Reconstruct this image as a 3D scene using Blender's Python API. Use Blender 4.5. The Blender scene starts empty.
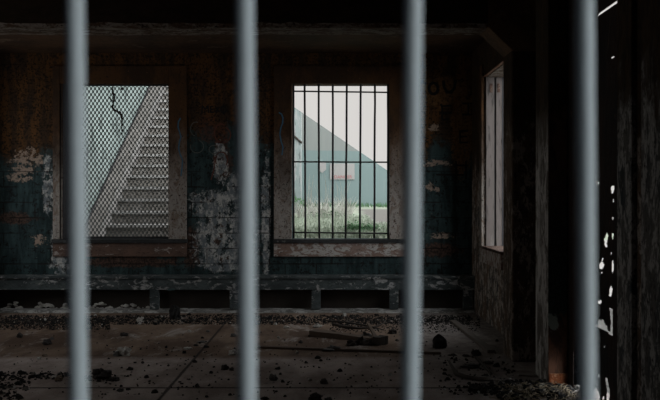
import bpy, bmesh, math, random
from mathutils import Vector, Matrix, noise as mnoise
random.seed(7)
R = math.radians
C = bpy.context.scene.collection
F, CX, CY, EYE = 900.0, 332.0, 198.5, 1.5      # focal length in pixels, vanishing point, eye height

def at(px, py, d):
    return Vector(((px - CX) / F * d, d, EYE - (py - CY) / F * d))
def on_floor(px, py, z=0.0):
    d = (EYE - z) * F / (py - CY)
    return Vector(((px - CX) / F * d, d, z))
def X(px, d): return (px - CX) / F * d
def Z(py, d): return EYE - (py - CY) / F * d

# ------------------------------------------------------------------ mesh helpers
class MB:
    def __init__(s): s.bm = bmesh.new()
    def box(s, x0, x1, y0, y1, z0, z1, jit=0.0):
        v = [s.bm.verts.new((x + random.uniform(-jit, jit), y + random.uniform(-jit, jit), z + random.uniform(-jit, jit)))
             for x in (x0, x1) for y in (y0, y1) for z in (z0, z1)]
        for f in ((0,1,3,2), (4,6,7,5), (0,4,5,1), (2,3,7,6), (0,2,6,4), (1,5,7,3)):
            s.bm.faces.new([v[i] for i in f])
        return s
    def prism(s, pts, a, b):
        """polygon pts (3-D) swept by vector b-a"""
        d = Vector(b) - Vector(a)
        p = [s.bm.verts.new(q) for q in pts]
        q = [s.bm.verts.new(Vector(k) + d) for k in pts]
        n = len(p)
        s.bm.faces.new(p[::-1]); s.bm.faces.new(q)
        for i in range(n):
            s.bm.faces.new((p[i], p[(i+1) % n], q[(i+1) % n], q[i]))
        return s
    def tube(s, pts, r, n=8, cap=True, flat=1.0):
        pts = [Vector(p) for p in pts]
        rs = r if isinstance(r, (list, tuple)) else [r] * len(pts)
        rings = []
        for i, p in enumerate(pts):
            t = (pts[min(i+1, len(pts)-1)] - pts[max(i-1, 0)]).normalized()
            up = Vector((0,0,1)) if abs(t.z) < .9 else Vector((0,1,0))
            u = t.cross(up).normalized(); w = u.cross(t).normalized()
            rings.append([s.bm.verts.new(p + (u*math.cos(2*math.pi*k/n) + w*math.sin(2*math.pi*k/n)*flat) * rs[i]) for k in range(n)])
        for a, b in zip(rings, rings[1:]):
            for k in range(n):
                f = s.bm.faces.new((a[k], a[(k+1) % n], b[(k+1) % n], b[k])); f.smooth = n > 5
        if cap:
            s.bm.faces.new(rings[0][::-1]); s.bm.faces.new(rings[-1])
        return s
    def rock(s, c, sx, sy, sz, seed, sub=2, rough=.35):
        m = bmesh.ops.create_icosphere(s.bm, subdivisions=sub, radius=1.0)
        o = Vector((seed*3.17, seed*1.31, seed*.77))
        for v in m['verts']:
            n = v.co.normalized()
            k = 1 + rough*1.5*mnoise.noise(n*1.4 + o) + rough*.8*mnoise.noise(n*3.1 + o) + rough*.5*mnoise.noise(n*6.3 + o)
            q = n*k
            q.z = max(q.z, -.55)
            v.co = Vector(c) + Vector((q.x*sx, q.y*sy, (q.z + .55)*sz))
        return s
    def beam(s, a, b, w, h, jit=0.0, taper=1.0):
        """rectangular stick from a to b, width w, height h, standing on a/b"""
        a, b = Vector(a), Vector(b); t = (b-a).normalized()
        u = t.cross(Vector((0,0,1))).normalized()*w/2; up = u.cross(t).normalized()*h
        if up.z < 0: up = -up
        n = 7; rings = []
        for i in range(n):
            p = a.lerp(b, i/(n-1)); k = 1 + (taper-1)*i/(n-1)
            rings.append([s.bm.verts.new(q + Vector([random.uniform(-jit, jit) for _ in range(3)]))
                          for q in (p-u*k, p+u*k, p+u*k+up*k, p-u*k+up*k)])
        for A, B in zip(rings, rings[1:]):
            for k in range(4): s.bm.faces.new((A[k], A[(k+1)%4], B[(k+1)%4], B[k]))
        s.bm.faces.new(rings[0][::-1]); s.bm.faces.new(rings[-1])
        return s
    def build(s, name, m, parent=None, bevel=0, **kw):
        bmesh.ops.recalc_face_normals(s.bm, faces=s.bm.faces)
        me = bpy.data.meshes.new(name); s.bm.to_mesh(me); s.bm.free()
        me.materials.append(m)
        o = bpy.data.objects.new(name, me); C.objects.link(o)
        if parent: o.parent = parent
        if bevel:
            b = o.modifiers.new('bevel', 'BEVEL'); b.width = bevel; b.segments = 2; b.limit_method = 'ANGLE'
        tag(o, **kw)
        return o

def tag(o, label=None, cat=None, group=None, kind=None):
    if label: o['label'] = label
    if cat: o['category'] = cat
    if group: o['group'] = group
    if kind: o['kind'] = kind
    return o
def empty(name, loc=(0,0,0), **kw):
    o = bpy.data.objects.new(name, None); C.objects.link(o); o.location = loc; o.empty_display_size = .1
    return tag(o, **kw)
def recentre(o):
    """put the origin of a mesh at the middle of its base"""
    vs = [v.co for v in o.data.vertices]
    c = Vector((sum(v.x for v in vs)/len(vs), sum(v.y for v in vs)/len(vs), min(v.z for v in vs)))
    o.data.transform(Matrix.Translation(-c)); o.location = c
    return o

def wall_grid(us, zs, solid, place, t):
    """slab with rectangular holes; place(u, z, k) gives the point, k=0 inner face, 1 outer face"""
    mb = MB(); cache = {}
    def v(i, j, k):
        if (i, j, k) not in cache: cache[(i, j, k)] = mb.bm.verts.new(place(us[i], zs[j], k*t))
        return cache[(i, j, k)]
    nu, nz = len(us)-1, len(zs)-1
    S = lambda i, j: 0 <= i < nu and 0 <= j < nz and solid((us[i]+us[i+1])/2, (zs[j]+zs[j+1])/2)
    for i in range(nu):
        for j in range(nz):
            if not S(i, j): continue
            for k in (0, 1): mb.bm.faces.new((v(i,j,k), v(i+1,j,k), v(i+1,j+1,k), v(i,j+1,k)))
            if not S(i-1, j): mb.bm.faces.new((v(i,j,0), v(i,j+1,0), v(i,j+1,1), v(i,j,1)))
            if not S(i+1, j): mb.bm.faces.new((v(i+1,j,0), v(i+1,j+1,0), v(i+1,j+1,1), v(i+1,j,1)))
            if not S(i, j-1): mb.bm.faces.new((v(i,j,0), v(i+1,j,0), v(i+1,j,1), v(i,j,1)))
            if not S(i, j+1): mb.bm.faces.new((v(i,j+1,0), v(i+1,j+1,0), v(i+1,j+1,1), v(i,j+1,1)))
    return mb

# ------------------------------------------------------------------ materials
class NT:
    def __init__(s, name, rough=.85, spec=.25, metal=0):
        s.m = bpy.data.materials.new(name); s.m.use_nodes = True
        s.t = s.m.node_tree; s.n = s.t.nodes; s.l = s.t.links
        s.b = s.n['Principled BSDF']
        s.b.inputs['Roughness'].default_value = rough
        s.b.inputs['Specular IOR Level'].default_value = spec
        s.b.inputs['Metallic'].default_value = metal
        s.geo = s.n.new('ShaderNodeNewGeometry'); s.pos = s.geo.outputs['Position']
    def put(s, sock, v):
        if v is None: return
        if isinstance(v, (int, float)): sock.default_value = v
        elif isinstance(v, (tuple, list)):
            sock.default_value = tuple(v) + (1,) if len(v) == 3 and len(sock.default_value) == 4 else tuple(v)
        else: s.l.new(v, sock)
    def math(s, op, a, b=None, c=None, clamp=False):
        n = s.n.new('ShaderNodeMath'); n.operation = op; n.use_clamp = clamp
        for i, v in enumerate((a, b, c)): s.put(n.inputs[i], v)
        return n.outputs[0]
    def vmath(s, op, a, b=None):
        n = s.n.new('ShaderNodeVectorMath'); n.operation = op
        s.put(n.inputs[0], a); s.put(n.inputs[1], b)
        return n.outputs['Value'] if op in ('LENGTH', 'DOT_PRODUCT') else n.outputs[0]
    def sep(s, v):
        n = s.n.new('ShaderNodeSeparateXYZ'); s.l.new(v, n.inputs[0]); return n.outputs
    def comb(s, x, y, z):
        n = s.n.new('ShaderNodeCombineXYZ')
        for i, v in enumerate((x, y, z)): s.put(n.inputs[i], v)
        return n.outputs[0]
    def noise(s, scale, detail=4, rough=.6, vec=None, stretch=None, dist=0):
        v = vec or s.pos
        if stretch: v = s.vmath('MULTIPLY', v, stretch)
        n = s.n.new('ShaderNodeTexNoise'); s.l.new(v, n.inputs['Vector'])
        n.inputs['Scale'].default_value = scale; n.inputs['Detail'].default_value = detail
        n.inputs['Roughness'].default_value = rough; n.inputs['Distortion'].default_value = dist
        return n.outputs['Fac']
    def ss(s, v, a, b):
        n = s.n.new('ShaderNodeMapRange'); n.interpolation_type = 'SMOOTHSTEP'
        s.put(n.inputs['Value'], v); n.inputs['From Min'].default_value = a; n.inputs['From Max'].default_value = b
        return n.outputs['Result']
    def mix(s, f, a, b):
        n = s.n.new('ShaderNodeMix'); n.data_type = 'RGBA'
        s.put(n.inputs['Factor'], f); s.put(n.inputs['A'], None)
        s.put(n.inputs[6], a); s.put(n.inputs[7], b)
        return n.outputs[2]
    def bump(s, h, strength=.5, dist=.02):
        n = s.n.new('ShaderNodeBump'); n.inputs['Strength'].default_value = strength; n.inputs['Distance'].default_value = dist
        s.l.new(h, n.inputs['Height']); s.l.new(n.outputs[0], s.b.inputs['Normal'])
    def col(s, c): s.put(s.b.inputs['Base Color'], c); return s.m

def weathered(name, base, second, light, scale=6, stretch=(1,1,1), amount=.55, second_at=.5, rough=.85, metal=0, bump=.5, island=False):
    """two tones of old paint or wood with light chips"""
    t = NT(name, rough, .2, metal)
    n1 = t.noise(scale*.35, 5, .65, stretch=stretch); n2 = t.noise(scale, 6, .7, stretch=stretch, dist=.6)
    n3 = t.noise(scale*4, 3, .6, stretch=stretch)
    c = t.mix(t.ss(n1, second_at-.12, second_at+.12), base, second)
    c = t.mix(t.ss(t.math('ADD', n2, t.math('MULTIPLY', n1, .3)), amount+.13, amount+.2), c, light)
    c = t.mix(t.ss(n3, .52, .7), c, tuple(k*.45 for k in base))
    t.bump(t.math('ADD', n2, t.math('MULTIPLY', n3, .5)), bump, .015)
    return t.col(c)
def plain(name, c, c2=None, scale=20, rough=.8, metal=0, bump=.2, stretch=(1,1,1)):
    t = NT(name, rough, .3, metal); n = t.noise(scale, 4, .6, stretch=stretch)
    t.bump(n, bump, .004)
    return t.col(t.mix(n, c, c2 or tuple(k*.6 for k in c)))

DW = 12.09                                    # distance of the back wall
XR = 1.88                                     # right wall
CEIL = Z(53, DW)                              # 3.455

def back_wall_material():
    t = NT('peeling_block_wall', .9, .15)
    x, y, z = t.sep(t.pos)
    p2 = t.comb(x, z, 0.0)
    wob = t.math('SUBTRACT', t.noise(3.0, 6, .7), .5)
    wob2 = t.math('SUBTRACT', t.noise(9.0, 7, .8, dist=.8), .5)
    fine = t.noise(38, 4, .7)
    wob3 = t.math('SUBTRACT', t.noise(16, 7, .8, stretch=(.6, 1, 1)), .5)
    vert = t.noise(5, 6, .7, stretch=(1.6, 1, .35))
    br = t.n.new('ShaderNodeTexBrick'); t.l.new(p2, br.inputs['Vector'])
    br.inputs['Scale'].default_value = 1; br.inputs['Brick Width'].default_value = .42; br.inputs['Row Height'].default_value = .207
    br.inputs['Mortar Size'].default_value = .009; br.inputs['Mortar Smooth'].default_value = .3
    mort = br.outputs['Fac']
    # bare rust-brown block, brown plaster film higher up, black-green paint lower down
    bare = t.mix(t.ss(fine, .4, .6), (.105, .062, .046), (.03, .022, .018))
    film = t.mix(t.ss(vert, .4, .6), (.125, .058, .02), (.05, .03, .018))
    film = t.mix(t.ss(fine, .5, .6), film, (.02, .014, .01))
    film = t.mix(t.ss(t.noise(7, 7, .8, dist=1), .55, .62), film, (.022, .017, .014))
    film = t.mix(t.ss(t.noise(24, 5, .8), .66, .72), film, (.20, .11, .055))
    green = t.mix(t.ss(vert, .35, .65), (.016, .026, .027), (.045, .075, .077))
    green = t.mix(t.ss(t.noise(17, 6, .8), .53, .6), green, (.015, .014, .013))
    green = t.mix(t.ss(t.noise(26, 5, .8), .67, .72), green, (.17, .16, .145))
    hgt = t.math('ADD', z, t.math('MULTIPLY', wob, 1.5))
    c = t.mix(t.ss(hgt, 1.95, 2.25), green, film)
    def ell(px, py, rx, ry, amp=1.3, k=wob2):
        q = t.vmath('DIVIDE', t.vmath('SUBTRACT', p2, (X(px, DW), Z(py, DW), 0)), (rx/F*DW, ry/F*DW, 1))
        return t.math('ADD', t.vmath('LENGTH', q), t.math('MULTIPLY', k, amp*2))
    def mask(lst, lo=.75, hi=1.0, amp=1.3, k=None):
        m = None
        for e in lst:
            d = ell(*e, amp=amp, k=k or wob2); m = d if m is None else t.math('MINIMUM', m, d)
        return t.math('SUBTRACT', 1.0, t.ss(m, lo, hi))
    # dark green coats that climb between the windows, plus rust stains
    c = t.mix(mask([(203, 160, 20, 36), (434, 178, 10, 42), (235, 150, 14, 30), (262, 175, 10, 40), (15, 190, 26, 30)]), c, green)
    c = t.mix(t.math('MULTIPLY', mask([(207, 128, 12, 16), (222, 142, 8, 22), (226, 165, 9, 14)]), .5), c, t.mix(t.ss(fine, .42, .6), (.15, .055, .03), (.04, .025, .02)))
    c = t.mix(t.math('MULTIPLY', mask([(444, 92, 20, 18), (462, 130, 12, 50)]), t.ss(fine, .35, .6)), c, (.20, .11, .045))  # lighter film painted round the letters to lift the dim right side
    c = t.mix(mask([(14, 218, 20, 7), (60, 235, 6, 14), (190, 245, 12, 24), (440, 250, 22, 8), (130, 262, 60, 6)]), c, bare)
    # whitewash and plaster left in ragged patches
    white = t.mix(t.ss(t.noise(13, 6, .72, stretch=(1, 1, .7)), .45, .58), (.17, .19, .20), (.50, .49, .46))
    white = t.mix(t.ss(t.noise(7, 6, .75), .58, .63), white, bare)
    white = t.mix(t.ss(fine, .60, .68), white, (.05, .045, .042))
    wm = mask([(225, 238, 33, 34), (214, 205, 26, 16), (60, 245, 9, 34), (266, 218, 5, 66), (220, 163, 8, 22), (62, 262, 14, 8), (225, 262, 30, 12),
               (48, 185, 6, 30), (236, 190, 10, 20)])
    wm = t.math('MULTIPLY', wm, t.ss(t.noise(9, 7, .78, stretch=(1, 1, .75)), .42, .47))
    c = t.mix(wm, c, white)
    c = t.mix(t.math('MULTIPLY', mask([(28, 158, 16, 8), (24, 170, 15, 7), (20, 178, 14, 4), (434, 128, 7, 4), (436, 163, 12, 3), (432, 187, 6, 5), (440, 236, 13, 3), (40, 240, 8, 5)], amp=2.2, k=wob3),
                      t.ss(t.noise(15, 6, .75), .43, .50)), c, (.36, .27, .21))
    c = t.mix(t.math('MULTIPLY', t.ss(t.noise(13, 7, .8, dist=1.0), .64, .67), t.math('SUBTRACT', 1.0, t.ss(z, 1.6, 2.4))), c, (.19, .17, .15))
    # joints show as dark seams where the coat has gone
    hm = t.math('SUBTRACT', 1.0, t.ss(z, 1.75, 2.05))
    seam = t.math('MULTIPLY', t.math('MULTIPLY', mort, hm), t.ss(t.noise(2.3, 3, .6), .42, .56))
    c = t.mix(t.math('MULTIPLY', seam, .85), c, (.018, .013, .011))
    h = t.math('ADD', t.math('MULTIPLY', mort, -.6), t.math('ADD', t.math('MULTIPLY', wob2, .8), t.math('MULTIPLY', fine, .3)))
    t.bump(h, .7, .02)
    return t.col(c)

def casing_material():
    t = NT('chipped_window_casing', .85, .2); x, y, z = t.sep(t.pos)
    n1 = t.noise(2.6, 6, .7, stretch=(1, 1, .5)); n2 = t.noise(11, 6, .72, stretch=(1, 1, .6), dist=.8); n3 = t.noise(34, 4, .65)
    c = t.mix(t.ss(n1, .4, .6), (.10, .048, .02), (.05, .028, .016))
    worn = t.math('SUBTRACT', 1.0, t.ss(t.math('ADD', z, t.math('MULTIPLY', n1, 1.6)), 2.1, 3.3))
    grey = t.mix(t.ss(n2, .46, .62), (.34, .31, .28), (.19, .145, .115))
    c = t.mix(t.math('MULTIPLY', worn, t.ss(n2, .30, .48)), c, grey)
    c = t.mix(t.ss(n3, .58, .64), c, (.03, .02, .015))
    c = t.mix(t.ss(t.noise(20, 4, .7), .66, .72), c, (.26, .13, .07))
    t.bump(t.math('ADD', n2, t.math('MULTIPLY', n3, .6)), .5, .012)
    return t.col(c)
def dimmed_above(name, base, second, light, scale, stretch, amount, edge=1.9):
    """peeling paint below, dark brown above an irregular line for light fading upward"""
    t = NT(name, .9, .15); x, y, z = t.sep(t.pos)
    n1 = t.noise(scale*.35, 5, .65, stretch=stretch); n2 = t.noise(scale, 7, .75, stretch=stretch, dist=.4); n3 = t.noise(scale*4, 3, .6, stretch=stretch)
    c = t.mix(t.ss(n1, .38, .62), base, second)
    c = t.mix(t.ss(t.math('ADD', n2, t.math('MULTIPLY', n1, .3)), amount+.13, amount+.18), c, light)
    c = t.mix(t.ss(n3, .54, .66), c, tuple(k*.3 for k in base))
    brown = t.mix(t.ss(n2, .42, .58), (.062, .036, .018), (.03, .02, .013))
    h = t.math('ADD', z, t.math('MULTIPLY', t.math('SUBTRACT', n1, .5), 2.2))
    c = t.mix(t.ss(h, edge-.2, edge+.25), c, brown)  # upward loss of light painted as brown over the edge height
    t.bump(t.math('ADD', n2, t.math('MULTIPLY', n3, .5)), .6, .015)
    return t.col(c)
def beam_material():
    t = NT('chipped_concrete_beam', .9, .15)
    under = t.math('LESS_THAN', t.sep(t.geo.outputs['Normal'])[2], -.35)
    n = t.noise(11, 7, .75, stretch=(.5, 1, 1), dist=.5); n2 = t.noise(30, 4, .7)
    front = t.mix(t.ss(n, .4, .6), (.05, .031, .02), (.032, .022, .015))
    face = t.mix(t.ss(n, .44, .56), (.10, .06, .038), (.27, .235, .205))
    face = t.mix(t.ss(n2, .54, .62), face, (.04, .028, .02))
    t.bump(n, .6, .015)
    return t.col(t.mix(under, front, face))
M = {}
M['back_wall'] = back_wall_material()
M['side_wall'] = dimmed_above('peeling_side_wall', (.17, .115, .08), (.065, .07, .07), (.48, .42, .37), 12, (1, 1, .7), .52, 1.8)
M['near_wall'] = dimmed_above('peeling_near_wall', (.16, .152, .14), (.055, .068, .075), (.46, .45, .43), 10, (1, 1.2, .5), .50, 2.0)
M['ceiling'] = weathered('stained_ceiling', (.10, .055, .03), (.05, .03, .02), (.14, .10, .07), 4, amount=.62)
M['beam'] = beam_material()
M['haunch'] = weathered('brown_haunch', (.15, .085, .045), (.09, .055, .032), (.2, .14, .09), 9, (1, 1, 1), .6)
M['pilaster'] = dimmed_above('chipped_pilaster', (.13, .088, .058), (.06, .05, .04), (.32, .27, .23), 12, (1, 1, .45), .54, 2.2)
M['casing'] = casing_material()
M['apron'] = weathered('chipped_apron', (.27, .19, .16), (.19, .12, .09), (.46, .43, .40), 13, (.5, 1, 1), .50)
M['apron_brown'] = weathered('brown_apron', (.16, .095, .07), (.11, .07, .055), (.34, .3, .27), 13, (.5, 1, 1), .60)
M['sill'] = weathered('black_sill', (.05, .05, .05), (.03, .03, .03), (.2, .19, .18), 8, (.5, 1, 1), .62)
M['bench'] = weathered('old_green_bench', (.095, .112, .112), (.045, .055, .057), (.36, .36, .35), 15, (.5, 1, 1), .56)
M['curb'] = weathered('dusty_curb', (.26, .25, .235), (.15, .15, .14), (.46, .45, .43), 11, (.6, 1, 1), .5)
M['sash'] = weathered('bleached_sash', (.095, .080, .073), (.115, .098, .089), (.135, .12, .11), 6, (1, 1, .2), .6, rough=.7)
M['lit_edge'] = weathered('lit_lintel_edge', (.30, .15, .09), (.2, .1, .06), (.36, .25, .2), 9)  # reddish light along the lintel edge, put into the colour
M['bar'] = None
M['rust_dark'] = weathered('dark_rust_patch', (.035, .02, .014), (.09, .05, .035), (.14, .1, .08), 30)
M['dark_wall'] = plain('bar_shading_plaster', (.005, .011, .03), (.003, .007, .02), 6)  # near-black blue, picked to keep the bars' left sides dark
M['iron'] = plain('black_iron', (.02, .022, .026), (.035, .03, .028), 40, .6, .3)
M['wire'] = plain('screen_wire', (.05, .055, .053), (.075, .078, .075), 60, .75, 0)
M['twig'] = plain('dead_twig', (.03, .026, .022), (.05, .04, .03), 40)
M['black_paint'] = plain('black_spray_paint', (.008, .008, .009), (.014, .012, .011), 20)
M['pale_paint'] = plain('pale_spray_paint', (.15, .15, .135), (.07, .085, .08), 30)
M['red_paint'] = plain('rust_red_paint', (.17, .055, .035), (.08, .03, .02), 30)
M['blue_paint'] = plain('blue_paint', (.07, .19, .28), (.05, .12, .18), 30)
M['stone_light'] = plain('pale_plaster_stone', (.62, .60, .56), (.38, .36, .32), 30, bump=.6)
M['stone_tan'] = plain('tan_stone', (.28, .22, .17), (.15, .11, .08), 30, bump=.6)
M['stone_dark'] = plain('dark_stone', (.035, .032, .03), (.06, .05, .045), 30, bump=.6)
M['soot'] = plain('soot_black', (.012, .012, .012), (.022, .02, .018), 30, bump=.6)
M['stone_grey'] = plain('grey_stone', (.15, .145, .14), (.08, .076, .07), 30, bump=.6)
M['wood_old'] = plain('old_timber', (.15, .105, .075), (.07, .048, .034), 8, stretch=(1, 6, 6), bump=.5)
M['wood_dark'] = plain('charred_timber', (.04, .032, .027), (.065, .052, .042), 12, bump=.5)
M['wood_pale'] = plain('bleached_timber', (.20, .17, .15), (.11, .09, .075), 10, bump=.5)
M['teal_rag'] = plain('faded_teal_scrap', (.06, .10, .10), (.04, .06, .06), 20)
M['door'] = weathered('rusted_dark_door', (.045, .025, .018), (.018, .018, .018), (.10, .055, .035), 6, (1, 1, .5), .64, metal=0)
M['door_panel'] = weathered('red_brown_door', (.095, .045, .028), (.028, .04, .04), (.12, .14, .13), 4, (1, 1, .5), .68)
M['rust_plate'] = weathered('orange_rust_plate', (.36, .12, .05), (.25, .075, .03), (.5, .25, .14), 12)
M['straw'] = plain('dry_straw', (.30, .25, .17), (.16, .12, .08), 30)
M['concrete_out'] = weathered('grey_stair_concrete', (.15, .138, .126), (.118, .108, .098), (.19, .178, .165), 2.5, (1, 1, 1), .62)
M['tread'] = weathered('highlit_stair_nosing', (.31, .30, .285), (.26, .25, .235), (.34, .33, .315), 4)  # highlights on the nosings, painted as paler concrete
M['edge'] = weathered('stair_edge', (.18, .17, .16), (.15, .142, .132), (.21, .2, .19), 5)
M['riser'] = weathered('dark_stair_riser', (.185, .170, .152), (.15, .138, .124), (.22, .207, .19), 5)
M['mint'] = weathered('mint_wall', (.178, .212, .198), (.187, .222, .207), (.195, .23, .215), 1.2, (1, 1, .5), .6, bump=.1)
M['pale_pier'] = weathered('pale_pier', (.22, .25, .24), (.17, .21, .2), (.27, .275, .265), 3, (2, 2, .4), .52, bump=.1)
M['tin'] = plain('dark_pipe', (.03, .025, .022), (.05, .04, .03), 20)
M['white_board'] = plain('weathered_white_board', (.27, .255, .245), (.23, .222, .212), 14, bump=.1)
M['red_letter'] = plain('faded_red_letter', (.28, .095, .095), (.28, .15, .145), 40, bump=0)
M['dry_weed'] = plain('dry_weed', (.33, .325, .285), (.27, .265, .23), 6, bump=0)
M['grass'] = plain('short_grass', (.22, .265, .2), (.30, .325, .255), 3, bump=0)
M['leaf'] = plain('green_leaf', (.06, .13, .06), (.10, .18, .09), 5, bump=0)
M['yard'] = weathered('pale_yard', (.10, .097, .09), (.08, .078, .072), (.13, .125, .12), 1.5, bump=.1)

def bar_material():
    t = NT('grey_blue_bar_paint', .55, .35)
    n = t.noise(14, 5, .65, stretch=(1, 1, .25)); n2 = t.noise(90, 3, .6)
    t.bump(t.math('ADD', n, t.math('MULTIPLY', n2, .4)), .25, .002)
    return t.col(t.mix(n, (.20, .235, .25), (.285, .315, .32)))
M['bar'] = bar_material()

def floor_material():
    t = NT('dusty_slab_floor', .92, .12)
    x, y, z = t.sep(t.pos)
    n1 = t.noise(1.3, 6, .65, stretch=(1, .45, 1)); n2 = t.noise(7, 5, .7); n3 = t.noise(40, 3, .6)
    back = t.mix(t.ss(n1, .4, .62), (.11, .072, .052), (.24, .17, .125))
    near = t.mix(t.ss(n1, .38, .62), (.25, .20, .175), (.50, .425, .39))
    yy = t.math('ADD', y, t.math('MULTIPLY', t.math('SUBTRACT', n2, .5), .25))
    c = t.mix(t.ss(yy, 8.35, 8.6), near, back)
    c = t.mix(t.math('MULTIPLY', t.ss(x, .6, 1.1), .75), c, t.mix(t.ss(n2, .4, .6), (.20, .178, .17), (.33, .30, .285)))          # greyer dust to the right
    c = t.mix(t.ss(n2, .6, .72), c, (.055, .043, .036))
    c = t.mix(t.ss(t.noise(3.2, 7, .78, stretch=(1, .4, 1), dist=.5), .53, .66), c, (.36, .32, .29))
    c = t.mix(t.ss(n3, .62, .74), c, (.03, .025, .022))
    line = None
    for expr, w in ((t.math('ABSOLUTE', t.math('ADD', x, 1.29)), .012), (t.math('ABSOLUTE', t.math('SUBTRACT', y, 7.13)), .02)):
        k = t.math('SUBTRACT', 1.0, t.ss(t.math('ADD', expr, t.math('MULTIPLY', t.math('SUBTRACT', n2, .5), .02)), w*.5, w*1.6))
        line = k if line is None else t.math('MAXIMUM', line, k)
    c = t.mix(t.math('MULTIPLY', line, .85), c, (.022, .018, .016))
    t.bump(t.math('SUBTRACT', t.math('ADD', n2, t.math('MULTIPLY', n3, .5)), line), .6, .015)
    return t.col(c)
def post_material():
    t = NT('peeling_post', .9, .15); x, y, z = t.sep(t.pos)
    n = t.noise(9, 6, .75, stretch=(1, 1, .4), dist=.8); n2 = t.noise(30, 4, .7); nz_ = t.sep(t.geo.outputs['Normal'])[0]
    side = t.math('GREATER_THAN', t.math('ABSOLUTE', nz_), .6)
    pale = t.mix(t.ss(n, .42, .56), (.13, .115, .10), (.58, .56, .53))
    front = t.mix(t.ss(n, .40, .58), (.20, .10, .065), (.08, .05, .04))
    teal = t.math('MULTIPLY', t.ss(t.math('ADD', z, t.math('MULTIPLY', t.math('SUBTRACT', n, .5), .5)), .52, .58), t.ss(t.math('ADD', z, n), 2.9, 1.2))
    front = t.mix(teal, front, t.mix(t.ss(n2, .45, .6), (.035, .045, .045), (.06, .085, .08)))
    chip = t.vmath('LENGTH', t.vmath('DIVIDE', t.vmath('SUBTRACT', t.comb(x, z, 0.0), (X(553, 7.2), Z(323, 7.2), 0)), (.05, .09, 1)))
    front = t.mix(t.math('SUBTRACT', 1.0, t.ss(t.math('ADD', chip, t.math('MULTIPLY', t.math('SUBTRACT', n, .5), 3)), .8, 1.0)), front, (.38, .46, .43))
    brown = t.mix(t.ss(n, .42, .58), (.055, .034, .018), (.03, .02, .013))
    up = t.ss(t.math('ADD', z, t.math('MULTIPLY', n, .8)), 2.2, 2.7)  # post turns darker brown upward, fading light put into the colour
    t.bump(n, .6, .01)
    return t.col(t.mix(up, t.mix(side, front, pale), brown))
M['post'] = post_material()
M['floor'] = floor_material()

def gravel_material():
    t = NT('rubble_bits', .9, .2)
    r = t.geo.outputs['Random Per Island']
    c = t.mix(t.ss(r, .3, .9), (.012, .012, .012), (.028, .025, .023))
    c = t.mix(t.math('GREATER_THAN', r, .955), c, (.13, .12, .105))
    c = t.mix(t.math('GREATER_THAN', r, .982), c, (.42, .41, .385))
    return t.col(c)
M['gravel'] = gravel_material()

def bank_material():
    t = NT('grass_bank', .95, .1)
    x, y, z = t.sep(t.pos)
    n = t.noise(2.2, 6, .7); n2 = t.noise(14, 4, .7)
    c = t.mix(t.ss(n, .4, .6), (.22, .255, .195), (.28, .29, .23))
    c = t.mix(t.ss(n2, .55, .7), c, (.17, .2, .155))
    m = t.math('MULTIPLY', t.ss(t.math('ADD', x, t.math('MULTIPLY', n, .5)), .75, 1.0), t.math('MULTIPLY', t.ss(y, 14.9, 15.6), t.math('SUBTRACT', 1.0, t.ss(y, 20.0, 21.0))))
    c = t.mix(m, c, t.mix(n2, (.155, .145, .13), (.13, .122, .11)))
    t.bump(n2, .5, .03)
    return t.col(c)
M['bank'] = bank_material()

def gable_material():
    t = NT('two_tone_gable', .9, .15)
    x, y, z = t.sep(t.pos); n = t.noise(1.7, 6, .65); st = t.noise(4, 5, .7, stretch=(1.5, 1, .25))
    grey = t.mix(st, (.205, .215, .20), (.165, .175, .165))
    teal = t.mix(n, (.135, .178, .172), (.155, .20, .193))
    teal = t.mix(t.ss(st, .55, .7), teal, (.165, .205, .198))
    t.bump(st, .2, .01)
    zz = t.math('ADD', z, t.math('ADD', t.math('MULTIPLY', x, .02), t.math('MULTIPLY', n, .03)))
    return t.col(t.mix(t.ss(zz, Z(150.5, 22), Z(149.5, 22)), teal, grey))
M['gable'] = gable_material()

# ------------------------------------------------------------------ the room
XL, YF, YB = -4.6, .70, DW
ST = dict(kind='structure')
# floor and ceiling
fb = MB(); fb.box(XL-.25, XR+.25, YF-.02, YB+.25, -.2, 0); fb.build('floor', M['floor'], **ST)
cb = MB(); cb.box(XL-.25, XR+.25, YF-.02, YB+.25, CEIL, CEIL+.2); cb.build('ceiling', M['ceiling'], **ST)
# back wall with its two openings
LW = (X(72, DW), X(168.8, DW)); RW = (X(291.8, DW), X(389, DW)); WZ = (Z(239, DW), Z(83.8, DW))
def solid_back(u, z):
    return not (WZ[0] < z < WZ[1] and (LW[0] < u < LW[1] or RW[0] < u < RW[1]))
wall_grid([XL-.25, LW[0], LW[1], RW[0], RW[1], XR+.25], [0, WZ[0], WZ[1], CEIL], solid_back,
          lambda u, z, k: (u, DW+k, z), .25).build('wall_back', M['back_wall'], **ST)
# right wall: window far off, door bay nearer
RWY = (1.88*F/(503.5-CX), 1.88*F/(484-CX)); RWZ = (Z(246, RWY[1]), Z(76, RWY[1]))
DY = (5.92, 7.20)
def solid_right(u, z):
    return not ((RWY[0] < u < RWY[1] and RWZ[0] < z < RWZ[1]) or DY[0] < u < DY[1])
wall_grid([YF, DY[0], DY[1], RWY[0], RWY[1], DW], [0, RWZ[0], RWZ[1], CEIL], solid_right,
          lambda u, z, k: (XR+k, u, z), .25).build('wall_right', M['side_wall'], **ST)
LWY = ((5.6, 7.5), (9.4, 11.4)); LWZ = (.97, 3.0)  # unseen left-wall windows, added to light the back of the room
wall_grid([YF, LWY[0][0], LWY[0][1], LWY[1][0], LWY[1][1], DW], [0, LWZ[0], LWZ[1], CEIL],
          lambda u, z: not (LWZ[0] < z < LWZ[1] and any(a < u < b for a, b in LWY)), lambda u, z, k: (XL-k, u, z), .25).build('wall_left', M['side_wall'], **ST)
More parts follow.
